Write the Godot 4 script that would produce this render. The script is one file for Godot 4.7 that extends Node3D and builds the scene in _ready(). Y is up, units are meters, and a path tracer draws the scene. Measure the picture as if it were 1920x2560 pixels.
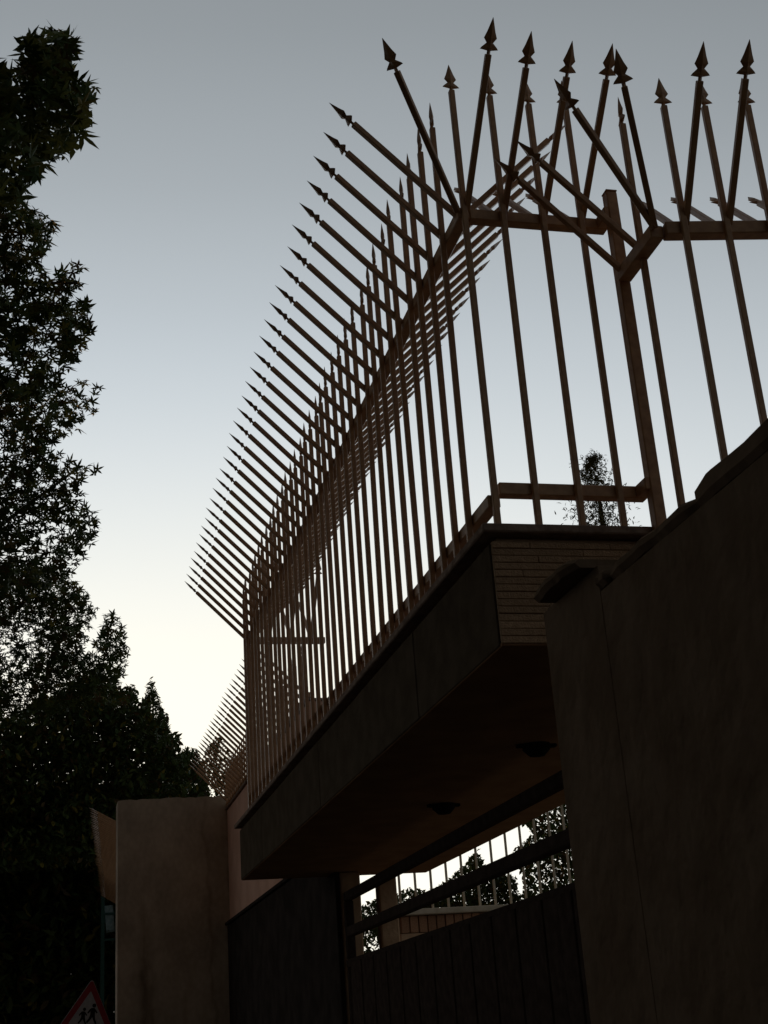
extends Node3D
# A street at dusk: gate canopy with a spiked iron fence on top. Units metres, eye at 1.6 m,
# street runs along -Z, walls on the right (+X).

const EYE := 1.6
const FOCAL := 3387.0        # focal length in photo pixels (photo 1920 x 2560)
var cam_basis: Basis
var rng := RandomNumberGenerator.new()
var M := {}
var bar_meshes := {}
var head_mesh: ArrayMesh
var used := {}

# ---------------------------------------------------------------- helpers
func W(x: float, h: float, d: float) -> Vector3:      # x right, h above the eye, d down the street
	return Vector3(x, EYE + h, -d)

func pix(px: float, py: float, d: float) -> Vector3:  # the point at distance d down the street seen at a photo pixel
	var v: Vector3 = cam_basis * Vector3(px - 960.0, -(py - 1280.0), -FOCAL)
	return Vector3(0, EYE, 0) + v * (d / -v.z)

func numbered(called: String) -> String:
	if not used.has(called):
		used[called] = 0
		return called
	used[called] += 1
	return "%s_%03d" % [called, used[called]]

func thing(called: String, label: String, category: String, at := Vector3.ZERO, group := "") -> Node3D:
	var o := Node3D.new()
	o.name = numbered(called)
	add_child(o)
	o.position = at
	o.set_meta("label", label)
	o.set_meta("category", category)
	if group:
		o.set_meta("group", group)
	return o

func part(called: String, mesh: Mesh, mat: Material, parent: Node3D, t := Transform3D.IDENTITY) -> MeshInstance3D:
	var o := MeshInstance3D.new()
	o.name = called
	o.mesh = mesh
	o.material_override = mat
	parent.add_child(o, true)
	o.transform = t
	return o

func structure(called: String, mesh: Mesh, mat: Material, t := Transform3D.IDENTITY) -> MeshInstance3D:
	var o := part(numbered(called), mesh, mat, self, t)
	o.set_meta("kind", "structure")
	return o

# a box with chamfered edges; from and to are corners
func cbox(size: Vector3, c := 0.004) -> ArrayMesh:
	var st := SurfaceTool.new()
	st.begin(Mesh.PRIMITIVE_TRIANGLES)
	st.set_smooth_group(-1)
	var h := size / 2.0
	var k: float = minf(c, minf(h.x, minf(h.y, h.z)) * 0.5)
	# corner points: for each corner three points pulled in along two axes
	var pts := {}
	for sx in [-1, 1]:
		for sy in [-1, 1]:
			for sz in [-1, 1]:
				pts[[sx, sy, sz, 0]] = Vector3(sx * h.x, sy * (h.y - k), sz * (h.z - k))
				pts[[sx, sy, sz, 1]] = Vector3(sx * (h.x - k), sy * h.y, sz * (h.z - k))
				pts[[sx, sy, sz, 2]] = Vector3(sx * (h.x - k), sy * (h.y - k), sz * h.z)
	for s in [-1, 1]:
		face(st, [pts[[s, -1, -1, 0]], pts[[s, 1, -1, 0]], pts[[s, 1, 1, 0]], pts[[s, -1, 1, 0]]])
		face(st, [pts[[-1, s, -1, 1]], pts[[1, s, -1, 1]], pts[[1, s, 1, 1]], pts[[-1, s, 1, 1]]])
		face(st, [pts[[-1, -1, s, 2]], pts[[1, -1, s, 2]], pts[[1, 1, s, 2]], pts[[-1, 1, s, 2]]])
		for u in [-1, 1]:
			face(st, [pts[[s, u, -1, 0]], pts[[s, u, 1, 0]], pts[[s, u, 1, 1]], pts[[s, u, -1, 1]]])
			face(st, [pts[[s, -1, u, 0]], pts[[s, 1, u, 0]], pts[[s, 1, u, 2]], pts[[s, -1, u, 2]]])
			face(st, [pts[[-1, s, u, 1]], pts[[1, s, u, 1]], pts[[1, s, u, 2]], pts[[-1, s, u, 2]]])
			for v in [-1, 1]:
				face(st, [pts[[s, u, v, 0]], pts[[s, u, v, 1]], pts[[s, u, v, 2]]])
	st.generate_normals()
	return st.commit()

func face(st: SurfaceTool, q: Array) -> void:         # a convex face turned away from the origin
	var n: Vector3 = (q[1] - q[0]).cross(q[2] - q[0])
	var mid := Vector3.ZERO
	for p in q:
		mid += p
	var r := q.duplicate()
	if n.dot(mid) > 0:
		r.reverse()
	for i in range(1, r.size() - 1):
		for p in [r[0], r[i], r[i + 1]]:
			st.set_uv(Vector2(p.x + p.z, p.y))
			st.add_vertex(p)

func box_at(called: String, x0: float, x1: float, h0: float, h1: float, d0: float, d1: float, mat: Material, parent: Node3D, c := 0.006) -> MeshInstance3D:
	var a := W(x0, h0, d0)
	var b := W(x1, h1, d1)
	return part(called, cbox((b - a).abs(), c), mat, parent, Transform3D(Basis(), (a + b) / 2.0 - parent.position))

func beam(called: String, a: Vector3, b: Vector3, w: float, h: float, mat: Material, parent: Node3D) -> MeshInstance3D:
	var y := (b - a).normalized()
	var side := Vector3.UP if absf(y.y) < 0.9 else Vector3.RIGHT
	var x := side.cross(y).normalized()
	return part(called, cbox(Vector3(w, (b - a).length(), h), 0.003), mat, parent, Transform3D(Basis(x, y, x.cross(y)), (a + b) / 2.0 - parent.position))

func tube(a: Vector3, b: Vector3, r0: float, r1: float, st: SurfaceTool, n := 8) -> void:
	var y := (b - a).normalized()
	var x := (Vector3.RIGHT if absf(y.x) < 0.8 else Vector3.BACK).cross(y).normalized()
	var z := x.cross(y)
	for i in n:
		var u := TAU * i / n
		var v := TAU * (i + 1) / n
		var p := [a + (x * cos(u) + z * sin(u)) * r0, a + (x * cos(v) + z * sin(v)) * r0, b + (x * cos(v) + z * sin(v)) * r1, b + (x * cos(u) + z * sin(u)) * r1]
		for k in [0, 1, 2, 0, 2, 3]:
			st.set_uv(Vector2(float(i) / n, 0.0))
			st.add_vertex(p[k])

func limb_mesh(points: Array, r0: float, r1: float) -> ArrayMesh:
	var st := SurfaceTool.new()
	st.begin(Mesh.PRIMITIVE_TRIANGLES)
	var n := points.size() - 1
	for i in n:
		tube(points[i], points[i + 1], lerpf(r0, r1, float(i) / n), lerpf(r0, r1, float(i + 1) / n), st)
	st.generate_normals()
	return st.commit()

# ---------------------------------------------------------------- materials
func lin(r: float, g: float, b: float) -> Color:      # a real-world base colour, given as linear values
	return Color(r, g, b).linear_to_srgb()

func noise_tex(a: Color, b: Color, freq: float, sd: int, octaves := 5, kind := FastNoiseLite.TYPE_SIMPLEX_SMOOTH) -> NoiseTexture2D:
	var n := FastNoiseLite.new()
	n.seed = sd
	n.noise_type = kind
	n.frequency = freq
	n.fractal_octaves = octaves
	var t := NoiseTexture2D.new()
	t.width = 384
	t.height = 384
	t.seamless = true
	t.noise = n
	var g := Gradient.new()
	g.set_color(0, a)
	g.set_color(1, b)
	g.set_offset(0, 0.2)
	g.set_offset(1, 0.8)
	t.color_ramp = g
	return t

func rough_mat(a: Color, b: Color, freq: float, scale: float, sd: int, rough := 0.9, bump := 0.0, spec := 0.0) -> StandardMaterial3D:
	var m := StandardMaterial3D.new()
	m.albedo_texture = noise_tex(a, b, freq, sd)
	m.uv1_triplanar = true
	m.uv1_world_triplanar = true
	m.uv1_scale = Vector3.ONE * scale
	m.roughness = rough
	m.metallic_specular = spec
	if spec == 0.0:
		m.specular_mode = BaseMaterial3D.SPECULAR_DISABLED
	if bump > 0.0:
		m.heightmap_enabled = true
		m.heightmap_texture = noise_tex(Color.BLACK, Color.WHITE, freq * 2.5, sd + 50)
		m.heightmap_scale = bump
	return m

func make_materials() -> void:
	M.iron = rough_mat(lin(0.38, 0.19, 0.085), lin(0.50, 0.275, 0.13), 0.02, 3.0, 3, 0.42, 0.0, 0.45)
	M.coping = rough_mat(lin(0.22, 0.15, 0.11), lin(0.34, 0.24, 0.18), 0.02, 1.4, 7, 0.9, 0.3)
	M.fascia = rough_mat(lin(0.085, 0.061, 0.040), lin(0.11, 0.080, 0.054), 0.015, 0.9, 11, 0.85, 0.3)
	M.strip = []
	for i in 4:
		var k := 0.9 + 0.07 * i
		M.strip.append(rough_mat(lin(0.36 * k, 0.225 * k, 0.13 * k), lin(0.45 * k, 0.285 * k, 0.17 * k), 0.03, 4.0, 20 + i, 0.95, 0.15))
	M.mortar = rough_mat(lin(0.30, 0.20, 0.125), lin(0.36, 0.25, 0.16), 0.05, 5.0, 31, 1.0)
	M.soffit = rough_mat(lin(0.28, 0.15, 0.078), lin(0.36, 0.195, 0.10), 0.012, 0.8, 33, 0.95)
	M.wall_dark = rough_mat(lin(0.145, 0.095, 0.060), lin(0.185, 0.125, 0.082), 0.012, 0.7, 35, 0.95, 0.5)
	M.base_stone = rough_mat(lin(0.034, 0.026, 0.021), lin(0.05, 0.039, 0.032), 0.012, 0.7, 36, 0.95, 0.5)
	M.pink = rough_mat(lin(0.62, 0.35, 0.245), lin(0.70, 0.41, 0.29), 0.012, 0.6, 37, 0.95, 0.3)
	M.plain_plaster = rough_mat(lin(0.34, 0.29, 0.235), lin(0.46, 0.40, 0.33), 0.012, 0.7, 39, 0.95, 0.5)
	M.gate = rough_mat(lin(0.045, 0.031, 0.024), lin(0.065, 0.045, 0.035), 0.02, 1.5, 41, 0.55)
	M.yard = rough_mat(lin(0.44, 0.28, 0.165), lin(0.55, 0.36, 0.22), 0.015, 0.9, 43, 0.95, 0.4)
	M.cream = rough_mat(lin(0.50, 0.42, 0.30), lin(0.62, 0.53, 0.40), 0.02, 1.0, 45, 0.8)
	M.brick = []
	for i in 3:
		var k := 0.85 + 0.15 * i
		M.brick.append(rough_mat(lin(0.30 * k, 0.16 * k, 0.09 * k), lin(0.40 * k, 0.22 * k, 0.13 * k), 0.05, 3.0, 47 + i, 0.95))
	M.asphalt = rough_mat(lin(0.04, 0.04, 0.04), lin(0.07, 0.068, 0.065), 0.05, 1.5, 53, 0.95, 0.4)
	M.paving = rough_mat(lin(0.14, 0.13, 0.12), lin(0.22, 0.205, 0.19), 0.03, 1.0, 55, 0.95, 0.4)
	M.tiles = rough_mat(lin(0.42, 0.36, 0.29), lin(0.52, 0.45, 0.37), 0.03, 1.0, 56, 0.9)
	M.kerb = rough_mat(lin(0.2, 0.19, 0.18), lin(0.3, 0.29, 0.27), 0.03, 1.0, 57, 0.95)
	M.bark = rough_mat(lin(0.05, 0.038, 0.026), lin(0.11, 0.085, 0.06), 0.03, 2.0, 59, 1.0, 2.0)
	M.lamp = rough_mat(lin(0.02, 0.018, 0.015), lin(0.03, 0.026, 0.02), 0.03, 2.0, 61, 0.6)
	M.green = rough_mat(lin(0.02, 0.07, 0.055), lin(0.035, 0.10, 0.08), 0.03, 2.0, 63, 0.5, 0.0, 0.4)
	M.pale = rough_mat(lin(0.25, 0.34, 0.34), lin(0.38, 0.47, 0.47), 0.03, 1.0, 65, 0.6)
	M.red = rough_mat(lin(0.24, 0.014, 0.02), lin(0.30, 0.02, 0.025), 0.03, 2.0, 67, 0.4, 0.0, 0.4)
	M.white = rough_mat(lin(0.33, 0.30, 0.31), lin(0.40, 0.37, 0.37), 0.03, 2.0, 69, 0.4, 0.0, 0.4)
	M.black = rough_mat(lin(0.012, 0.012, 0.012), lin(0.02, 0.02, 0.02), 0.03, 2.0, 71, 0.5)
	M.steel = rough_mat(lin(0.25, 0.25, 0.25), lin(0.33, 0.33, 0.33), 0.03, 2.0, 73, 0.45, 0.0, 0.4)
	M.leaf = StandardMaterial3D.new()
	M.leaf.vertex_color_use_as_albedo = true
	M.leaf.albedo_color = Color.WHITE
	M.leaf.roughness = 0.6
	M.leaf.metallic_specular = 0.25
	M.leaf.cull_mode = BaseMaterial3D.CULL_DISABLED
	M.leaf.backlight_enabled = true
	M.leaf.backlight = lin(0.085, 0.075, 0.018)

# plaster of the wall return: rain streaks and damp stains of the photograph, drawn on the face
func stained_plaster() -> StandardMaterial3D:
	var im := Image.create(256, 512, false, Image.FORMAT_RGB8)
	var n := FastNoiseLite.new()
	n.seed = 5
	n.frequency = 0.012
	n.fractal_octaves = 5
	var f := FastNoiseLite.new()
	f.seed = 9
	f.frequency = 0.09
	f.fractal_octaves = 4
	var streaks := [[0.20, 0.035, 0.30, 1.0], [0.24, 0.02, 0.55, 0.9], [0.64, 0.015, 0.15, 0.5], [0.83, 0.018, 0.1, 0.75], [0.90, 0.02, 0.25, 0.7], [0.48, 0.03, 0.5, 0.3]]
	for y in 512:
		for x in 256:
			var u := x / 256.0
			var v := y / 512.0
			var c := Vector3(0.44, 0.33, 0.235) * (1.0 + 0.30 * n.get_noise_2d(x, y) + 0.14 * f.get_noise_2d(x, y))
			for s in streaks:
				var mid: float = s[0] + 0.05 * n.get_noise_2d(s[0] * 900.0, y * 1.3) + (0.12 * v if s[0] > 0.6 and s[0] < 0.86 else 0.0)
				var a: float = s[3] * exp(-pow((u - mid) / s[1], 2.0)) * smoothstep(s[2] - 0.2, s[2] + 0.1, v + 0.2 * n.get_noise_2d(x * 3.0, 7.0)) * (0.65 + 0.6 * f.get_noise_2d(x * 0.6, y * 0.25))
				c = c.lerp(Vector3(0.17, 0.115, 0.07), clampf(a * 1.1, 0.0, 0.85))
			im.set_pixel(x, y, lin(c.x, c.y, c.z))
	var m := StandardMaterial3D.new()
	m.albedo_texture = ImageTexture.create_from_image(im)
	m.roughness = 0.95
	m.metallic_specular = 0.2
	m.uv1_scale = Vector3(1, 1, 1)
	return m

# ---------------------------------------------------------------- sky
func sky_light(el: float, daz: float) -> Vector3:
	var tab := [[-90.0, 0.03], [-8.0, 0.08], [-1.0, 0.95], [4.0, 1.15], [9.0, 1.14], [14.0, 1.07], [18.0, 0.97], [22.0, 0.84], [26.0, 0.70], [30.0, 0.57], [35.0, 0.44], [41.0, 0.335], [50.0, 0.24], [65.0, 0.15], [90.0, 0.11]]
	var l: float = tab[-1][1]
	for i in tab.size() - 1:
		if el < tab[i + 1][0]:
			l = lerpf(tab[i][1], tab[i + 1][1], clampf((el - tab[i][0]) / (tab[i + 1][0] - tab[i][0]), 0.0, 1.0))
			break
	var g := (1.0 + cos(deg_to_rad(daz))) / 2.0
	l *= lerpf(0.155 + 0.845 * pow(g, 4.0), 1.0, smoothstep(25.0, 90.0, el))
	var warm := smoothstep(30.0, 10.0, el) * pow(g, 14.0)
	var c := Vector3(0.89, 0.978, 1.045).lerp(Vector3(1.04, 0.99, 0.845), warm)
	return c * l

func make_sky() -> Sky:
	var w := 720
	var h := 360
	var im := Image.create(w, h, false, Image.FORMAT_RGBF)
	for y in h:
		var el := 90.0 - 180.0 * (y + 0.5) / h
		for x in w:
			var az := 360.0 * (x + 0.5) / w
			var c := sky_light(el, az - 4.0)
			im.set_pixel(x, y, Color(c.x, c.y, c.z))
	var p := PanoramaSkyMaterial.new()
	p.panorama = ImageTexture.create_from_image(im)
	var s := Sky.new()
	s.sky_material = p
	return s

# ---------------------------------------------------------------- fence pieces
func spear_head() -> ArrayMesh:                       # a flat forged spear: neck, barbed collar, blade
	var prof := [[0.0, 0.006, 0.006], [0.012, 0.006, 0.005], [0.016, 0.030, 0.0075], [0.022, 0.026, 0.008], [0.036, 0.011, 0.0065], [0.050, 0.0215, 0.0085], [0.070, 0.0135, 0.0065], [0.112, 0.0006, 0.0006]]
	var st := SurfaceTool.new()
	st.begin(Mesh.PRIMITIVE_TRIANGLES)
	st.set_smooth_group(-1)
	for i in prof.size() - 1:
		var a: Array = prof[i]
		var b: Array = prof[i + 1]
		for k in 4:
			var u := PI / 2 * k
			var v := PI / 2 * (k + 1)
			var p := [Vector3(cos(u) * a[1], a[0], sin(u) * a[2]), Vector3(cos(v) * a[1], a[0], sin(v) * a[2]), Vector3(cos(v) * b[1], b[0], sin(v) * b[2]), Vector3(cos(u) * b[1], b[0], sin(u) * b[2])]
			for q in [0, 1, 2, 0, 2, 3]:
				st.add_vertex(p[q])
	st.generate_normals()
	return st.commit()

func picket(called: String, foot: Vector3, dir: Vector3, along: Vector3, length: float, parent: Node3D) -> void:
	var key := snappedf(length, 0.001)
	var shaft := length - 0.108
	if not bar_meshes.has(key):
		bar_meshes[key] = cbox(Vector3(0.019, shaft, 0.019), 0.002)
	var y := dir.normalized()
	var x := (along - y * along.dot(y)).normalized()
	y = y.rotated(x, rng.randfn(0.0, 0.0025))
	x = x.rotated(y, rng.randfn(0.0, 0.04))
	x = (x - y * x.dot(y)).normalized()
	var b := Basis(x, y, x.cross(y))
	var o := part(called, bar_meshes[key], M.iron, parent, Transform3D(b, foot + y * (shaft / 2.0) - parent.position))
	part("spear_head", head_mesh, M.iron, o, Transform3D(Basis(), Vector3(0, shaft / 2.0 - 0.002, 0)))

# pickets along a rail: upright bars and slanting spikes on one or both sides
func picket_row(parent: Node3D, spots: Array, along: Vector3, out: Vector3, bar_from: float, bar_tip: float, rail_h: float, outer := 0.57, inner := 0.57) -> void:
	for s in spots:
		var p: Vector3 = s
		var j := rng.randfn(0.0, 0.004)
		if bar_tip > 0.0:
			picket("bar", Vector3(p.x, EYE + bar_from, p.z) + out * 0.031, Vector3.UP, along, bar_tip - bar_from + j, parent)
		if outer > 0.0:
			picket("spike", Vector3(p.x, EYE + rail_h + 0.008, p.z) + out * 0.012 + along * 0.012, (out + Vector3.UP).normalized(), along, outer + j, parent)
		if inner > 0.0:
			picket("spike", Vector3(p.x, EYE + rail_h + 0.008, p.z) - out * 0.012 + along * 0.004, (Vector3.UP - out).normalized(), along, inner + j, parent)

func rail(called: String, a: Vector3, b: Vector3, parent: Node3D, s := 0.04) -> void:
	beam(called, a, b, s, s, M.iron, parent)

# ---------------------------------------------------------------- leaves and trees
func star_leaf() -> ArrayMesh:                        # a five-lobed pointed leaf, folded and drooping
	var st := SurfaceTool.new()
	st.begin(Mesh.PRIMITIVE_TRIANGLES)
	st.set_smooth_group(-1)
	var rim := []
	var lobes := [[-118.0, 0.62], [-56.0, 0.92], [0.0, 1.05], [56.0, 0.92], [118.0, 0.62]]
	rim.append(Vector3(-0.06, -0.22, 0.0))
	for i in lobes.size():
		var a := deg_to_rad(lobes[i][0])
		var r: float = lobes[i][1]
		var tip := Vector3(sin(a) * r, cos(a) * r, -0.22 * r)
		var side := Vector3(cos(a), -sin(a), 0.0)
		rim.append(tip * 0.50 - side * 0.125 + Vector3(0, 0, 0.05))
		rim.append(tip)
		rim.append(tip * 0.50 + side * 0.125 + Vector3(0, 0, 0.05))
		if i < lobes.size() - 1:
			var m: float = deg_to_rad((lobes[i][0] + lobes[i + 1][0]) / 2.0)
			rim.append(Vector3(sin(m) * 0.22, cos(m) * 0.22, 0.03))
	rim.append(Vector3(0.06, -0.22, 0.0))
	var mid := Vector3(0, 0.05, 0.04)
	for i in rim.size() - 1:
		st.add_vertex(mid)
		st.add_vertex(rim[i])
		st.add_vertex(rim[i + 1])
	st.generate_normals()
	return st.commit()

func oval_leaf(w := 0.42) -> ArrayMesh:
	var st := SurfaceTool.new()
	st.begin(Mesh.PRIMITIVE_TRIANGLES)
	st.set_smooth_group(-1)
	var rim := [Vector3(0, -1, 0), Vector3(-w * 0.8, -0.45, 0.1), Vector3(-w, 0.1, 0.12), Vector3(0, 1, -0.2), Vector3(w, 0.1, 0.12), Vector3(w * 0.8, -0.45, 0.1)]
	for i in rim.size():
		for p in [Vector3(0, 0, -0.03), rim[i], rim[(i + 1) % rim.size()]]:
			st.add_vertex(p * 0.7)
	st.generate_normals()
	return st.commit()

func leaf_color() -> Color:
	var t := rng.randf()
	var c := Color(0.035, 0.060, 0.016).lerp(Color(0.075, 0.095, 0.022), rng.randf())
	if t > 0.93:
		c = Color(0.16, 0.13, 0.02)
	elif t > 0.82:
		c = Color(0.085, 0.055, 0.02)
	return c

func crown_of(parent: Node3D, spots: Array, size: float, mesh: Mesh, singles: int, tint := Color.BLACK) -> void:
	var mm := MultiMesh.new()
	mm.transform_format = MultiMesh.TRANSFORM_3D
	mm.use_colors = true
	mm.mesh = mesh
	mm.instance_count = maxi(1, spots.size() - singles)
	var kinds := []
	for i in 4:
		var m: StandardMaterial3D = M.leaf.duplicate()
		m.vertex_color_use_as_albedo = false
		var c := leaf_color()
		m.albedo_color = c.linear_to_srgb()
		kinds.append(m)
	for i in spots.size():
		var b := Basis.from_euler(Vector3(rng.randf_range(-2.2, 0.6), rng.randf() * TAU, rng.randf_range(-1.2, 1.2))).scaled_local(Vector3.ONE * size * rng.randf_range(0.65, 1.15))
		var t := Transform3D(b, spots[i] - parent.position)
		if i < singles:
			part("leaf", mesh, kinds[i % 4], parent, t)
		else:
			mm.set_instance_transform(i - singles, t)
			mm.set_instance_color(i - singles, leaf_color() if tint == Color.BLACK else leaf_color().lerp(tint, 0.7))
	var o := MultiMeshInstance3D.new()
	o.name = "crown"
	o.multimesh = mm
	o.material_override = M.leaf
	o.set_meta("kind", "stuff")
	parent.add_child(o, true)

# a crown whose outline is given at photo pixels, spread through a real depth
func tree(called: String, label: String, category: String, outline: Array, d0: float, thick: float, size: float, count: int, trunk_x: float, mesh: Mesh, singles := 0, gap := -0.12, freq := 1.0, group := "", feather := 30.0) -> Node3D:
	var root := thing(called, label, category, Vector3(trunk_x, 0, -d0), group)
	var poly := PackedVector2Array(outline)
	var box := Rect2(poly[0], Vector2.ZERO)
	for p in poly:
		box = box.expand(p)
	var n := FastNoiseLite.new()
	n.seed = int(d0 * 10)
	n.frequency = freq
	n.fractal_octaves = 2
	var spots := []
	var inside := []
	var guard := 0
	while spots.size() < count and guard < count * 12:
		guard += 1
		var q := Vector2(rng.randf_range(box.position.x, box.end.x), rng.randf_range(box.position.y, box.end.y))
		if not Geometry2D.is_point_in_polygon(q, poly):
			continue
		var near := 1.0e6
		for k in poly.size():
			near = minf(near, q.distance_to(Geometry2D.get_closest_point_to_segment(q, poly[k], poly[(k + 1) % poly.size()])))
			if near < feather * rng.randf():
				break
		if near < feather * pow(rng.randf(), 1.5):
			continue
		var p := pix(q.x, q.y, d0 + rng.randf_range(-thick, thick))
		if p.y < 0.3 or n.get_noise_3dv(p) < gap + rng.randfn(0.0, 0.05):
			continue
		spots.append(p)
		if q.x > -20:
			inside.append(spots.size() - 1)
	# those in view first, so that the single leaves are ones the photograph shows
	for k in mini(singles, inside.size()):
		var s: Vector3 = spots[k]
		spots[k] = spots[inside[k]]
		spots[inside[k]] = s
	crown_of(root, spots, size, mesh, mini(singles, inside.size()))
	# trunk and limbs
	var top := 0.0
	var mid := Vector3.ZERO
	for p in spots:
		top = maxf(top, p.y)
		mid += p
	mid /= spots.size()
	var knee := Vector3(0, clampf(mid.y * 0.55, 1.2, 3.2), 0)
	var up := Vector3((mid.x - trunk_x) * 0.4, mid.y, 0)
	part("trunk", limb_mesh([Vector3.ZERO, knee * 0.5 + Vector3(0.04, 0, 0.05), knee, knee.lerp(up, 0.5) + Vector3(0.06, 0, -0.05), up], 0.17, 0.07), M.bark, root)
	for k in 7:
		var p: Vector3 = spots[(k * 977 + 31) % spots.size()] - root.position
		var from := knee.lerp(up, 0.15 + 0.12 * k)
		part("limb", limb_mesh([from, from.lerp(p, 0.5) + Vector3(0, 0.15, 0), p], 0.05, 0.012), M.bark, root)
	return root

# ---------------------------------------------------------------- the scene
func _ready() -> void:
	rng.seed = 20240
	cam_basis = Basis(Vector3.UP, deg_to_rad(-14.926)) * Basis(Vector3.RIGHT, deg_to_rad(21.267)) * Basis(Vector3.BACK, deg_to_rad(-4.181))
	var cam := Camera3D.new()
	cam.name = "camera"
	cam.transform = Transform3D(cam_basis, Vector3(0, EYE, 0))
	cam.fov = rad_to_deg(2.0 * atan(1280.0 / FOCAL))
	cam.near = 0.05
	cam.far = 600.0
	cam.current = true
	add_child(cam)
	var env := Environment.new()
	env.background_mode = Environment.BG_SKY
	env.sky = make_sky()
	env.tonemap_mode = Environment.TONE_MAPPER_LINEAR
	env.tonemap_exposure = 1.0
	env.sdfgi_enabled = true
	env.ssao_enabled = true
	env.ssil_enabled = true
	var we := WorldEnvironment.new()
	we.name = "environment"
	we.environment = env
	add_child(we)
	var sun := DirectionalLight3D.new()
	sun.name = "sun"
	sun.light_energy = 0.3
	sun.light_angular_distance = 2.0
	sun.light_color = Color(1.0, 0.78, 0.5)
	sun.shadow_enabled = true
	add_child(sun)
	# the sun stands four degrees up, just left of the street's end, behind the trees
	sun.look_at_from_position(Vector3(-2.0, 7.0, -100.0) , Vector3.ZERO)

	make_materials()
	head_mesh = spear_head()
	build_ground()
	build_canopy()
	build_near_wall()
	build_gate_and_yard()
	build_far_walls()
	build_canopy_fence()
	build_near_fence()
	build_far_fences()
	build_added_street_side()
	build_sign()
	build_small_things()
	build_trees()

func build_ground() -> void:
	var g := PlaneMesh.new()
	g.size = Vector2(500, 500)
	structure("ground", g, M.asphalt, Transform3D(Basis(), Vector3(0, 0, -60)))
	var side := cbox(Vector3(1.25, 0.13, 42.0), 0.01)
	structure("pavement", side, M.paving, Transform3D(Basis(), Vector3(1.03, 0.065, -10.0)))
	structure("kerb", cbox(Vector3(0.14, 0.135, 42.0), 0.02), M.kerb, Transform3D(Basis(), Vector3(0.333, 0.0675, -10.0)))

func build_canopy() -> void:
	var c := thing("gate_canopy", "flat slab canopy over the gateway with dark fascia and brown underside", "canopy", W(1.9, 1.035, 6.3))
	box_at("slab", 1.29, 2.50, 1.045, 1.37, 3.585, 9.03, M.yard, c)
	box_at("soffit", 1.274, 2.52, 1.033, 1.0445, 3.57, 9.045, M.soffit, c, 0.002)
	var k := 0
	var d := 3.585
	while d < 9.02:                                   # dark stone slabs of the street fascia
		var e := minf(d + 0.906, 9.045)
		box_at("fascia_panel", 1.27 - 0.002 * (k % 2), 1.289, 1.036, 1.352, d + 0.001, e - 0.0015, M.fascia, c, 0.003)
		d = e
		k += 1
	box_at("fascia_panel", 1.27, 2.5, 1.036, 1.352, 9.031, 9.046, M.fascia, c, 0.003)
	box_at("coping", 1.238, 2.55, 1.3705, 1.397, 3.532, 9.085, M.coping, c, 0.004)
	# split stone strips on the near end
	box_at("mortar_bed", 1.275, 2.50, 1.05, 1.352, 3.572, 3.584, M.mortar, c, 0.001)
	var h := 1.038
	var row := 0
	while h < 1.345:
		var x := 1.271 - (0.0 if row % 2 == 0 else 0.13)
		while x < 2.5:
			var w := rng.randf_range(0.19, 0.34)
			var x0 := maxf(x, 1.271)
			var x1 := minf(x + w, 2.5)
			if x1 - x0 > 0.03:
				box_at("stone_strip", x0 + 0.0008, x1 - 0.0008, h + 0.0008, minf(h + 0.0213, 1.351), 3.5665 - rng.randf() * 0.003, 3.5725, M.strip[rng.randi() % 4], c, 0.002)
			x += w
		h += 0.0225
		row += 1
	for p in [W(1.865, 1.033, 6.29), W(1.863, 1.033, 4.95)]:
		var st := SurfaceTool.new()
		st.begin(Mesh.PRIMITIVE_TRIANGLES)
		tube(Vector3(0, 0, 0), Vector3(0, -0.02, 0), 0.055, 0.055, st, 16)
		tube(Vector3(0, -0.02, 0), Vector3(0, -0.045, 0), 0.055, 0.03, st, 16)
		tube(Vector3(0, -0.045, 0), Vector3(0, -0.0455, 0), 0.03, 0.0, st, 16)
		st.generate_normals()
		var l := part("ceiling_lamp", st.commit(), M.lamp, c, Transform3D(Basis(), p - c.position))
		part("bracket", cbox(Vector3(0.16, 0.012, 0.03), 0.002), M.lamp, l, Transform3D(Basis(), Vector3(0, -0.006, 0)))

func build_near_wall() -> void:
	var w := thing("boundary_wall", "near dark stone boundary wall with rough coping and gate pillar", "wall", W(1.5, -EYE, 0.5))
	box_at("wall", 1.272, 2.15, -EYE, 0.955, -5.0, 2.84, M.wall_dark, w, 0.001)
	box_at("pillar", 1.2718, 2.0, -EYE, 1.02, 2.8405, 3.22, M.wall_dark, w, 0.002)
	# rough coping stones along the wall top
	var d := -4.9
	var stones := []
	while d < 2.8:
		var e := minf(d + rng.randf_range(0.36, 0.5), 2.84)
		if absf(e - 2.31) < 0.25 and d < 2.0:
			e = 2.312
		stones.append([d, e])
		d = e
	for s in stones:
		var up: float = rng.randf_range(0.0, 0.006) + (0.0 if s[0] > 2.2 or s[1] < 2.0 else 0.016)
		stone(w, "coping_stone", 1.252 + rng.randf() * 0.008, 1.62, 0.956, 0.991 + up, s[0] + 0.0008, s[1] - 0.0008)
	var cap := stone(w, "pillar_cap", 1.205, 2.05, 1.0205, 1.054, 2.86, 3.135)
	cap.set_meta("label", "thick stone cap of the gate pillar")
	box_at("pillar_top", 1.28, 2.0, 1.0205, 1.03, 3.14, 3.21, M.wall_dark, w, 0.004)

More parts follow.
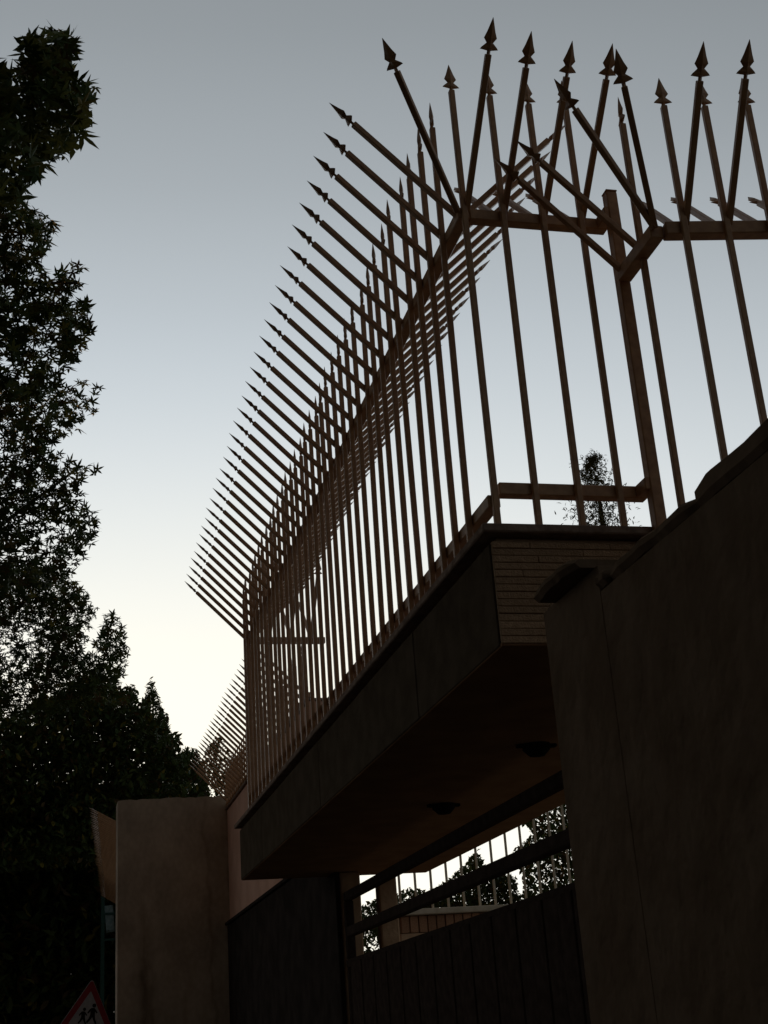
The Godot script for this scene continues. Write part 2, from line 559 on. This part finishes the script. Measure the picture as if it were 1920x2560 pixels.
# a block of split stone with an uneven upper face
func stone(parent: Node3D, called: String, x0: float, x1: float, h0: float, h1: float, d0: float, d1: float) -> MeshInstance3D:
	var st := SurfaceTool.new()
	st.begin(Mesh.PRIMITIVE_TRIANGLES)
	st.set_smooth_group(-1)
	var n := 7
	var prof := []
	for i in n + 1:
		var t := float(i) / n
		var end := minf(t, 1.0 - t)
		prof.append([lerpf(d0, d1, t), h1 - rng.randf() * 0.005 - (0.008 if end < 0.05 else 0.0), x0 + rng.randf() * 0.010 + (0.01 if end < 0.05 else 0.0)])
	for i in n:
		var a: Array = prof[i]
		var b: Array = prof[i + 1]
		var sec := []
		for q in [a, b]:
			sec.append([W(q[2] + 0.012, h0, q[0]), W(q[2], h0 + 0.012, q[0]), W(q[2], q[1] - 0.010, q[0]), W(q[2] + 0.012, q[1], q[0]), W(x1, q[1] - 0.002, q[0]), W(x1, h0, q[0])])
		for k in 6:
			var m := (k + 1) % 6
			for p in [sec[0][k], sec[1][m], sec[0][m], sec[0][k], sec[1][k], sec[1][m]]:
				st.add_vertex(p - parent.position)
		for e in [0, 1]:
			if (i == 0 and e == 0) or (i == n - 1 and e == 1):
				for k in range(1, 5):
					var tri := [sec[e][0], sec[e][k], sec[e][k + 1]]
					if e == 1:
						tri.reverse()
					for p in tri:
						st.add_vertex(p - parent.position)
	st.generate_normals()
	return part(called, st.commit(), M.wall_dark, parent)

func build_gate_and_yard() -> void:
	var g := thing("sliding_gate", "dark metal gate with two open rails above upright boards", "gate", W(1.9, -EYE, 6.0))
	box_at("rail", 1.885, 1.935, 0.845, 0.90, 3.25, 8.78, M.gate, g)
	box_at("rail", 1.885, 1.935, 0.625, 0.685, 3.25, 8.78, M.gate, g)
	box_at("rail", 1.88, 1.94, 0.44, 0.49, 3.25, 8.78, M.gate, g)
	box_at("rail", 1.88, 1.94, -1.52, -1.46, 3.25, 8.78, M.gate, g)
	for d in [3.26, 4.62, 5.98, 7.34, 8.72]:
		box_at("stile", 1.883, 1.937, -1.459, 0.439, d, d + 0.055, M.gate, g)
	for d in [3.26, 8.72]:
		box_at("stile", 1.883, 1.937, 0.491, 0.844, d, d + 0.055, M.gate, g)
	for i in 34:
		var d := 3.33 + i * 0.16
		if d + 0.15 < 8.72:
			box_at("board", 1.868 - 0.004 * (i % 2), 1.8795, -1.47, 0.462, d, d + 0.153, M.gate, g, 0.005)
	# the portico's far end: two plastered piers with a slot between them
	var p1 := thing("gate_pier", "brown plastered pier at the gateway end beside the dark jamb", "pier", W(1.94, -EYE, 8.9))
	box_at("shaft", 1.872, 2.006, -EYE, 1.032, 8.802, 8.96, M.yard, p1, 0.008)
	var p2 := thing("gate_pier", "brown plastered pier at the gateway end facing the yard railing", "pier", W(2.26, -EYE, 9.15))
	box_at("shaft", 2.198, 2.322, -EYE, 1.032, 9.09, 9.2, M.yard, p2, 0.008)
	# yard ground and the wall with a railing across the yard
	structure("yard_paving", cbox(Vector3(14.0, 0.05, 17.0), 0.01), M.tiles, Transform3D(Basis(), Vector3(9.2, 0.025, -12.0)))
	var yw := thing("yard_wall", "brown yard wall with an upright brick course under a cream ledge", "wall", W(4.6, -EYE, 12.1))
	box_at("wall", 3.08, 7.5, -EYE, 0.86, 12.03, 12.25, M.yard, yw)
	box_at("wall", 3.08, 7.5, 0.86, 1.01, 12.06, 12.25, M.mortar, yw)
	box_at("ledge", 3.04, 7.54, 1.011, 1.062, 11.97, 12.3, M.cream, yw)
	for i in 53:
		var x := 3.09 + i * 0.082
		box_at("brick", x, x + 0.072, 0.865, 1.006, 12.03 - rng.randf() * 0.004, 12.0595, M.brick[rng.randi() % 3], yw, 0.004)
	var yf := thing("yard_railing", "pale upright bars on the cream ledge across the yard", "railing", W(4.6, 1.062, 12.1))
	for i in 29:
		beam("bar", W(3.12 + i * 0.148, 1.063, 12.12), W(3.12 + i * 0.148, 2.3, 12.12), 0.02, 0.02, M.cream, yf)
	beam("rail", W(3.08, 2.28, 12.145), W(7.5, 2.28, 12.145), 0.03, 0.03, M.cream, yf)

func build_far_walls() -> void:
	var w := thing("boundary_wall", "tall pink plastered wall with dark base beyond the canopy", "wall", W(2.0, -EYE, 11.5))
	box_at("wall", 1.865, 2.12, 1.20, 2.335, 9.51, 14.19, M.pink, w)
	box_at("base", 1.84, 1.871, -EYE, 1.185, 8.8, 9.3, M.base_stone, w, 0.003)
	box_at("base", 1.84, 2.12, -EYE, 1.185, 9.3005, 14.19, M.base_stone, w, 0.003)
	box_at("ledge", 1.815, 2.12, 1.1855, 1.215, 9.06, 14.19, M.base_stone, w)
	box_at("coping", 1.84, 2.15, 2.3355, 2.357, 9.5, 14.19, M.coping, w)
	var p := thing("wall_return", "stained grey plaster wall end jutting toward the street", "wall", W(1.3, -EYE, 14.35))
	# its near face carries its own texture, so it is a sheet of plaster in front of the core
	box_at("core", 0.76, 2.09, -EYE, 2.46, 14.225, 14.55, M.plain_plaster, p, 0.01)
	var st := SurfaceTool.new()
	st.begin(Mesh.PRIMITIVE_TRIANGLES)
	st.set_smooth_group(-1)
	var n := 22
	var top := []
	for i in n + 1:
		top.append(2.475 + 0.012 * float(i) / n + rng.randfn(0.0, 0.005))
	for i in n:
		var u0 := float(i) / n
		var u1 := float(i + 1) / n
		var x0 := lerpf(0.752, 2.1, u0)
		var x1 := lerpf(0.752, 2.1, u1)
		var a := [[W(x0, -EYE, 14.2), Vector2(u0, 1)], [W(x0, top[i], 14.2), Vector2(u0, 0)], [W(x1, top[i + 1], 14.2), Vector2(u1, 0)], [W(x1, -EYE, 14.2), Vector2(u1, 1)]]
		for k in [0, 1, 2, 0, 2, 3]:
			st.set_uv(a[k][1])
			st.add_vertex(a[k][0] - p.position)
		# top edge back to the core
		var b := [[W(x0, top[i], 14.2), Vector2(u0, 0)], [W(x0, top[i], 14.55), Vector2(u0, 0.03)], [W(x1, top[i + 1], 14.55), Vector2(u1, 0.03)], [W(x1, top[i + 1], 14.2), Vector2(u1, 0)]]
		for k in [0, 1, 2, 0, 2, 3]:
			st.set_uv(b[k][1])
			st.add_vertex(b[k][0] - p.position)
	for s in [[0.752, 0.0], [2.1, 1.0]]:
		var hgt: float = top[0] if s[1] == 0.0 else top[n]
		var q := [W(s[0], -EYE, 14.2), W(s[0], hgt, 14.2), W(s[0], hgt, 14.55), W(s[0], -EYE, 14.55)]
		var order := [0, 2, 1, 0, 3, 2] if s[1] == 0.0 else [0, 1, 2, 0, 2, 3]
		for k in order:
			st.set_uv(Vector2(absf(s[1] - 0.02 * (k / 2)), 1.0 if (k == 0 or k == 3) else 0.0))
			st.add_vertex(q[k] - p.position)
	st.generate_normals()
	part("plaster_face", st.commit(), stained_plaster(), p)
	# the street bends: the wall goes on behind the return, turned a little to the right
	var f := thing("boundary_wall", "plaster wall continuing round the bend behind the stained return", "wall", W(0.93, -EYE, 14.56))
	var len := 11.3
	var turn := Basis(Vector3.UP, -atan(0.0562))
	part("wall", cbox(Vector3(0.3, EYE + 2.42, len), 0.01), M.plain_plaster, f, Transform3D(turn, turn * Vector3(0.17, (EYE + 2.42) / 2.0, -len / 2.0)))
	part("coping", cbox(Vector3(0.36, 0.03, len), 0.005), M.coping, f, Transform3D(turn, turn * Vector3(0.17, EYE + 2.435, -len / 2.0)))

func build_canopy_fence() -> void:
	var f := thing("spiked_fence", "brown iron fence with slanting spear spikes standing on the canopy", "fence", W(1.3, 1.397, 6.0))
	var X := 1.295
	var D := 3.59
	var R := 2.5
	var toward := Vector3(0, 0, 1)
	var left := Vector3(-1, 0, 0)
	var far_d := D + 34 * 0.145
	rail("top_rail", W(X, R, D - 0.02), W(X, R, far_d + 0.02), f)
	rail("top_rail", W(X + 0.021, R, D), W(1.80, R, D), f)
	rail("top_rail", W(1.78, R, D - 0.021), W(1.78, R, D - 0.09), f)
	rail("top_rail", W(X + 0.021, R, far_d), W(1.80, R, far_d), f)
	rail("bottom_rail", W(X, 1.482, D - 0.02), W(X, 1.482, far_d + 0.02), f)
	rail("bottom_rail", W(X + 0.021, 1.525, D), W(1.80, 1.525, D), f)
	rail("bottom_rail", W(1.78, 1.525, D - 0.021), W(1.78, 1.525, D - 0.09), f)
	rail("bottom_rail", W(X + 0.021, 1.525, far_d), W(1.80, 1.525, far_d), f)
	beam("post", W(X + 0.0, 1.398, far_d + 0.045), W(X + 0.0, 2.56, far_d + 0.045), 0.045, 0.045, M.iron, f)
	var run := []
	for i in range(1, 35):
		run.append(W(X, 0, D + i * 0.145))
	for i in run.size():                               # the bar tops drop a little toward the far end
		picket_row(f, [run[i]], Vector3(0, 0, -1), left, 1.398, snappedf(lerpf(3.07, 2.89, i / 33.0), 0.002), R)
	var cross := []
	for x in [1.425, 1.565, 1.70]:
		cross.append(W(x, 0, D))
	picket_row(f, cross, Vector3(1, 0, 0), toward, 1.398, 3.07, R)
	picket_row(f, [W(X, 0, D)], Vector3(1, 0, 0), toward, 1.398, 3.09, R, 0.60, 0.0)
	picket_row(f, [W(X, 0, D)], Vector3(0, 0, -1), left, 1.398, 0.0, R)
	picket("spike", W(X - 0.02, R, D - 0.02), Vector3(-1, 1.41, 1), Vector3(1, 0, 1), 0.59, f)
	var back := []
	for x in [1.425, 1.565, 1.70]:
		back.append(W(x, 0, far_d))
	picket_row(f, back, Vector3(1, 0, 0), -toward, 1.398, 3.07, R)

func build_near_fence() -> void:
	var f := thing("spiked_fence", "lower spiked iron fence with thick post on the near wall", "fence", W(1.8, 0.95, 3.3))
	var R := 2.25
	var C := W(1.79, R, 3.23)
	var E := W(3.1, R, 3.03)
	var dir := (E - C).normalized()
	var out := Vector3(0, 0, 1).rotated(Vector3.UP, -0.15)
	beam("post", W(1.795, 1.0, 3.515), W(1.795, 2.58, 3.515), 0.038, 0.038, M.iron, f)
	part("cap", cbox(Vector3(0.040, 0.006, 0.040), 0.002), M.iron, f, Transform3D(Basis(), W(1.795, 2.584, 3.515) - f.position))
	beam("corner_post", W(1.79, 1.0, 3.235), W(1.79, 1.35, 3.235), 0.026, 0.026, M.iron, f)
	rail("top_rail", W(1.79, R, 3.49), C, f, 0.045)
	rail("top_rail", C + dir * 0.022, E, f, 0.045)
	rail("bottom_rail", W(1.79, 1.1, 3.49), W(1.79, 1.1, 3.23), f)
	rail("bottom_rail", W(1.812, 1.1, 3.227), W(3.1, 1.1, 3.03), f)
	# the short return to the post
	picket_row(f, [W(1.823, 0, 3.355)], Vector3(0, 0, -1), Vector3(-1, 0, 0), 1.0, 2.85, R, 0.55, 0.0)
	picket_row(f, [W(1.79, 0, 3.46)], Vector3(0, 0, -1), Vector3(-1, 0, 0), 1.0, 0.0, R, 0.55, 0.0)
	# the corner fan
	for a in [33.0, 64.0]:
		var t := deg_to_rad(a)
		picket("spike", C + Vector3(-0.01, 0.005, 0.01), Vector3(-sin(t), 1.0, cos(t)), Vector3(cos(t), 0, sin(t)), 0.54, f)
	var row := []
	for i in 9:
		row.append(C + dir * (0.075 + i * 0.137))
	picket_row(f, row, dir, out, 1.0, 2.80, R, 0.54, 0.54)

func build_far_fences() -> void:
	var f := thing("spiked_fence", "row of outward slanting spear spikes on the tall pink wall", "fence", W(1.86, 2.357, 11.8))
	var R := 2.385
	rail("rail", W(1.875, R, 9.52), W(1.875, R, 14.2), f)
	var row := []
	for i in 31:
		row.append(W(1.875, 0, 9.56 + i * 0.149))
	picket_row(f, row, Vector3(0, 0, -1), Vector3(-1, 0, 0), 2.357, 2.80, R, 0.57, 0.0)
	var g := thing("spiked_fence", "ranks of slanting spikes on the wall behind the stained return", "fence", W(1.1, 2.44, 16.2))
	var a := W(1.035, 2.47, 16.2)
	var b := W(1.56, 2.47, 25.5)
	rail("rail", a, b, g)
	var dir := (b - a).normalized()
	var out := Vector3(dir.z, 0, -dir.x)
	for i in 62:
		var p := a + dir * (0.05 + i * 0.15)
		picket("spike", p + out * 0.012 + Vector3(0, 0.004, 0), out * 1.75 + Vector3.UP, dir, 0.57 + rng.randfn(0.0, 0.006), g)

func build_added_street_side() -> void:
	# houses added out of view to keep the low sky off the street walls
	var n := 0
	for d in [-9.0, 1.5]:
		var labels := ["added unseen two storey plastered house across from the gate canopy", "added unseen two storey plastered house across from the dark wall"]
		var h := thing("added_house", labels[1 - n], "house", Vector3(-9.5, 0, -d), "added houses across the street")
		n += 1
		part("wall", cbox(Vector3(8.0, 7.2, 9.6), 0.02), M.plain_plaster, h, Transform3D(Basis(), Vector3(0, 3.6, 0)))
		part("roof", cbox(Vector3(8.7, 0.25, 10.2), 0.03), M.coping, h, Transform3D(Basis(), Vector3(0, 7.33, 0)))
		for k in 3:
			for f in 2:
				var w := part("window", cbox(Vector3(0.08, 1.4, 1.2), 0.01), M.cream, h, Transform3D(Basis(), Vector3(4.02, 1.9 + 3.2 * f, -3.0 + 3.0 * k)))
				part("pane", cbox(Vector3(0.02, 1.24, 1.04), 0.002), M.black, w, Transform3D(Basis(), Vector3(0.035, 0, 0)))
	var o := thing("added_garden_wall", "added unseen low plaster garden wall in front of the added houses across the street", "wall", Vector3(-4.9, 0, 3.0))  # wall added out of view to block low sky light
	part("wall", cbox(Vector3(0.22, 2.5, 27.0), 0.01), M.plain_plaster, o, Transform3D(Basis(), Vector3(0, 1.25, 0)))
	part("coping", cbox(Vector3(0.32, 0.06, 27.0), 0.01), M.coping, o, Transform3D(Basis(), Vector3(0, 2.531, 0)))

func build_sign() -> void:
	var d := 15.2
	var apex := pix(231, 2446, d)
	var s := thing("road_sign", "triangular red bordered warning sign with two walking children", "road sign", Vector3(apex.x + 0.0, 0.13, -d))
	var side := 0.60
	var hgt := side * 0.866
	# the board faces the camera, turned a little toward the street and leaning with its pole
	var b := Basis(Vector3.UP, deg_to_rad(10)) * Basis(Vector3.BACK, deg_to_rad(-7))
	var mid := Transform3D(b, apex - s.position - b.y * (hgt * 2.0 / 3.0))
	var tri := func(r: float, round_r: float) -> PackedVector2Array:
		var pts := PackedVector2Array()
		for k in 3:
			var a := PI / 2 + TAU * k / 3
			var c := Vector2(cos(a), sin(a)) * (r - 2.0 * round_r)
			for j in 5:
				var t := a - PI / 3 + TAU / 3 * j / 4.0
				pts.append(c + Vector2(cos(t), sin(t)) * round_r)
		return pts
	part("board", plate(tri.call(hgt * 0.667, 0.02), 0.006), M.white, s, mid)
	part("border", plate(tri.call(hgt * 0.65, 0.02), 0.002), M.red, s, mid.translated_local(Vector3(0, 0, 0.0062)))
	part("field", plate(tri.call(hgt * 0.43, 0.008), 0.002), M.white, s, mid.translated_local(Vector3(0, 0, 0.0085)))
	var pic := part("pictogram", child_shape(), M.black, s, mid.translated_local(Vector3(0.045, -0.002, 0.0108)))
	pic.set_meta("label", "black figure of the taller walking child")
	var pic2 := part("pictogram", child_shape(), M.black, s, mid.translated_local(Vector3(-0.05, -0.03, 0.0112)).scaled_local(Vector3(0.82, 0.82, 1)))
	pic2.set_meta("label", "black figure of the smaller walking child")
	var st := SurfaceTool.new()
	st.begin(Mesh.PRIMITIVE_TRIANGLES)
	tube(Vector3(0, 0, -0.035), Vector3(0, apex.y - s.position.y - 0.1, -0.035), 0.03, 0.03, st, 12)
	st.generate_normals()
	part("pole", st.commit(), M.steel, s)

func plate(outline: PackedVector2Array, t: float) -> ArrayMesh:
	var st := SurfaceTool.new()
	st.begin(Mesh.PRIMITIVE_TRIANGLES)
	st.set_smooth_group(-1)
	var idx := Geometry2D.triangulate_polygon(outline)
	for i in range(0, idx.size(), 3):
		var q := [outline[idx[i]], outline[idx[i + 1]], outline[idx[i + 2]]]
		if (q[1] - q[0]).cross(q[2] - q[0]) > 0:
			q.reverse()
		for p in q:
			st.add_vertex(Vector3(p.x, p.y, t / 2))
		q.reverse()
		for p in q:
			st.add_vertex(Vector3(p.x, p.y, -t / 2))
	for i in outline.size():
		var a := outline[i]
		var b := outline[(i + 1) % outline.size()]
		for p in [Vector3(a.x, a.y, -t / 2), Vector3(b.x, b.y, t / 2), Vector3(b.x, b.y, -t / 2), Vector3(a.x, a.y, -t / 2), Vector3(a.x, a.y, t / 2), Vector3(b.x, b.y, t / 2)]:
			st.add_vertex(p)
	st.generate_normals()
	return st.commit()

func child_shape() -> ArrayMesh:                      # the printed figure: head, trunk, swinging arms, striding legs
	var st := SurfaceTool.new()
	st.begin(Mesh.PRIMITIVE_TRIANGLES)
	var head := PackedVector2Array()
	for k in 12:
		head.append(Vector2(0.008, 0.085) + Vector2(cos(TAU * k / 12), sin(TAU * k / 12)) * 0.02)
	var body := PackedVector2Array([Vector2(-0.020, 0.058), Vector2(0.012, 0.062), Vector2(0.03, 0.045), Vector2(0.052, 0.018), Vector2(0.042, 0.010), Vector2(0.022, 0.028), Vector2(0.026, -0.01), Vector2(0.034, -0.05), Vector2(0.054, -0.088), Vector2(0.036, -0.094), Vector2(0.014, -0.055), Vector2(0.002, -0.028), Vector2(-0.016, -0.055), Vector2(-0.044, -0.09), Vector2(-0.06, -0.08), Vector2(-0.034, -0.045), Vector2(-0.022, -0.005), Vector2(-0.024, 0.028), Vector2(-0.046, 0.002), Vector2(-0.056, 0.010), Vector2(-0.038, 0.04)])
	for o in [head, body]:
		st.append_from(plate(o, 0.0012), 0, Transform3D.IDENTITY)
	return st.commit()

func build_small_things() -> void:
	# a small conifer growing on the canopy behind the near end of the fence
	var base := W(1.96, 1.397, 4.3)
	var s := thing("small_shrub", "small feathery evergreen shrub growing on the canopy behind the bars", "shrub", base)
	part("stem", limb_mesh([Vector3.ZERO, Vector3(0.01, 0.2, 0), Vector3(0.005, 0.42, 0.01)], 0.02, 0.006), M.bark, s)
	var spots := []
	for i in 4200:
		var t := rng.randf()
		var r := lerpf(0.050, 0.016, smoothstep(0.62, 0.95, t))
		spots.append(base + Vector3(rng.randfn(0.0, r) + 0.012 * sin(t * 20.0), 0.08 + 0.50 * t, rng.randfn(0.0, r)))
	for k in 5:
		for i in 26:
			var t := i / 26.0
			spots.append(base + Vector3(-0.03 + 0.02 * k + (k - 2) * 0.028 * t, 0.46 + (0.10 + 0.03 * (k % 3)) * t, rng.randfn(0, 0.012)))
	crown_of(s, spots, 0.0145, oval_leaf(0.22), 0, Color(0.17, 0.15, 0.05))
	# green metal frame with a pale sheet beyond the bend
	var d := 27.0
	var a := pix(257, 2240, d)
	var g := thing("metal_enclosure", "green metal frame with a pale sheet under the spiked wall end", "enclosure", Vector3(a.x + 0.25, 0, -d))
	for px in [257, 293, 330]:
		var p := pix(px, 2240, d)
		beam("post", Vector3(p.x, 0, -d), Vector3(p.x, p.y, -d), 0.07, 0.07, M.green, g)
	var c := pix(330, 2240, d)
	for py in [2243, 2285, 2350]:
		var p := pix(257, py, d)
		beam("crossbar", Vector3(a.x + 0.036, p.y, -d), Vector3(c.x, p.y, -d), 0.04, 0.04, M.green, g)
	var lo := pix(274, 2330, d)
	var hi := pix(292, 2262, d)
	part("sheet", cbox(Vector3(0.16, hi.y - lo.y, 0.01), 0.002), M.pale, g, Transform3D(Basis(Vector3.BACK, 0.08), Vector3(hi.x - 0.13, (hi.y + lo.y) / 2, -d - 0.03) - g.position))

func V(a: Array) -> Array:
	var out := []
	for i in range(0, a.size(), 2):
		out.append(Vector2(a[i], a[i + 1]))
	return out

func build_trees() -> void:
	var star := star_leaf()
	var oval := oval_leaf()
	var needle := oval_leaf(0.2)
	var row := "street trees in a row"  # first three crowns are extended leftward, out of view, to block sky light
	tree("plane_tree", "nearest street tree with large pointed star leaves against the sky", "tree", V([-1600, 560, -1600, -900, -1100, -1050, -700, -700, -330, -250, -130, 60, -60, 130, 5, 165, 45, 165, 50, 125, 95, 60, 165, 75, 195, 110, 185, 165, 205, 190, 245, 215, 225, 290, 205, 350, 175, 390, 130, 420, 80, 460, 55, 510, -300, 560]), 7.4, 0.8, 0.115, 15000, -2.8, star, 240, -0.5, 1.4, row, 22.0)
	tree("plane_tree", "second street tree with star leaves, brown tips and ragged side", "tree", V([-1500, 1050, -1500, -300, -1000, -420, -600, -150, -250, 250, -60, 440, 50, 480, 80, 520, 125, 540, 145, 580, 110, 650, 120, 690, 175, 650, 210, 655, 205, 720, 175, 745, 225, 750, 235, 800, 220, 870, 190, 910, 150, 960, 120, 1000, -300, 1050]), 10.2, 1.0, 0.100, 20000, -3.0, star, 240, -0.28, 1.2, row, 30.0)
	tree("plane_tree", "third street tree whose lacy right side lets bright sky through", "tree", V([-1300, 1520, -1300, 250, -900, 120, -500, 450, -250, 800, -60, 940, 130, 960, 205, 945, 250, 960, 252, 1020, 220, 1075, 150, 1100, 130, 1120, 190, 1160, 250, 1160, 215, 1220, 215, 1255, 250, 1290, 240, 1380, 190, 1430, 150, 1460, -300, 1520]), 13.0, 1.1, 0.095, 20000, -3.2, star, 200, -0.2, 1.2, row, 38.0)
	tree("plane_tree", "fourth street tree with a tall wispy side branch", "tree", V([-600, 1400, 130, 1410, 180, 1440, 225, 1480, 245, 1520, 225, 1590, 205, 1640, 232, 1625, 252, 1570, 275, 1525, 305, 1550, 322, 1620, 315, 1680, 290, 1720, 330, 1760, -600, 1880]), 17.5, 1.4, 0.092, 11500, -1.9, star, 0, -0.2, 1.1, row, 32.0)
	tree("leafy_tree", "broad dark tree sloping down toward the plaster wall end", "tree", V([-600, 1800, 20, 1790, 90, 1740, 170, 1725, 220, 1690, 240, 1655, 262, 1688, 290, 1685, 305, 1718, 332, 1708, 350, 1748, 372, 1745, 388, 1785, 418, 1780, 425, 1828, 450, 1838, 454, 1880, 476, 1890, 482, 1960, 420, 2090, 340, 2150, -600, 2250]), 24.0, 2.0, 0.105, 60000, -1.2, oval, 0, -0.32, 1.0, "", 34.0)
	tree("conifer", "slim pointed conifer rising behind the broad dark tree", "tree", V([378, 1682, 388, 1715, 402, 1750, 420, 1800, 440, 1860, 330, 1860, 345, 1790, 360, 1745, 370, 1715]), 30.0, 0.5, 0.12, 1500, 2.4, needle, 0, -0.3, 1.5, "", 9.0)
	tree("leafy_tree", "small round far tree by the slanting spikes", "tree", V([425, 1995, 440, 1900, 462, 1870, 490, 1870, 512, 1910, 522, 1960, 510, 2015, 435, 2015]), 38.0, 1.5, 0.13, 2200, 4.6, oval, 0, -0.25, 0.8, "", 16.0)
	tree("leafy_tree", "sparse far tree showing between the slanting spikes", "tree", V([495, 1995, 505, 1890, 530, 1840, 552, 1838, 580, 1885, 605, 1930, 605, 2015]), 42.0, 1.5, 0.13, 1000, 6.0, oval, 0, -0.1, 0.8, "", 14.0)
	tree("ivy_tree", "dense dark ivy covered tree filling the street side behind the sign", "tree", V([-600, 1960, 420, 1960, 400, 2200, 380, 2660, -600, 2660]), 30.0, 3.0, 0.21, 60000, -2.5, oval, 0, -0.6, 0.4, "", 20.0)
	# unseen trees added beside and behind the camera to shade the street walls
	for q in [[-2.7, 1.9, "added unseen street tree standing across the street from the gate pillar"], [-2.8, -2.6, "added unseen street tree standing across from the long dark wall"], [-2.2, -7.2, "added unseen street tree beyond the far end of the long dark wall"]]:
		added_side_tree(q[0], q[1], q[2], star)
	# trees seen through the gateway, beyond the yard railing
	tree("leafy_tree", "dark yard tree seen through the gate behind the railing end", "tree", V([1290, 2040, 1330, 2085, 1275, 2130, 1290, 2160, 1310, 2200, 1290, 2320, 1700, 2320, 1700, 1900, 1380, 1960]), 17.0, 0.8, 0.07, 12000, 7.4, oval, 0, -0.4, 0.9, "", 10.0)
	tree("leafy_tree", "low yard tree seen through the gate behind the railing middle", "tree", V([1060, 2250, 1080, 2225, 1120, 2200, 1170, 2150, 1195, 2120, 1215, 2170, 1250, 2185, 1290, 2190, 1320, 2320, 1040, 2320]), 18.5, 0.6, 0.065, 5500, 5.8, oval, 0, -0.3, 1.0, "", 10.0)
	tree("leafy_tree", "yellowish yard bush seen through the gate beside the pier", "bush", V([880, 2320, 890, 2275, 930, 2250, 985, 2238, 1030, 2215, 1060, 2225, 1070, 2320, 900, 2440]), 21.0, 0.6, 0.07, 2600, 5.2, oval, 0, -0.3, 1.0, "", 10.0)

func added_side_tree(x: float, d: float, label: String, mesh: Mesh) -> void:  # unseen tree with a wide crown, added to darken the street walls
	var root := thing("plane_tree", label, "tree", Vector3(x, 0, -d), "street trees in a row")
	var spots := []
	for i in 12000:
		var v := Vector3(rng.randfn(), rng.randfn(), rng.randfn()).normalized() * pow(rng.randf(), 0.4)
		spots.append(Vector3(x + 0.3, 6.4, -d) + v * Vector3(3.0, 3.6, 2.5))
	crown_of(root, spots, 0.14, mesh, 0)
	part("trunk", limb_mesh([Vector3.ZERO, Vector3(0.05, 1.3, 0.03), Vector3(0, 2.6, 0.08), Vector3(-0.05, 6.2, 0)], 0.18, 0.07), M.bark, root)
	for k in 6:
		var a := TAU * k / 6.0
		part("limb", limb_mesh([Vector3(0, 2.2 + 0.3 * k, 0.05), Vector3(cos(a) * 0.8, 4.2 + 0.3 * k, sin(a) * 0.8), Vector3(cos(a) * 1.7, 5.6 + 0.3 * k, sin(a) * 1.6)], 0.06, 0.015), M.bark, root)
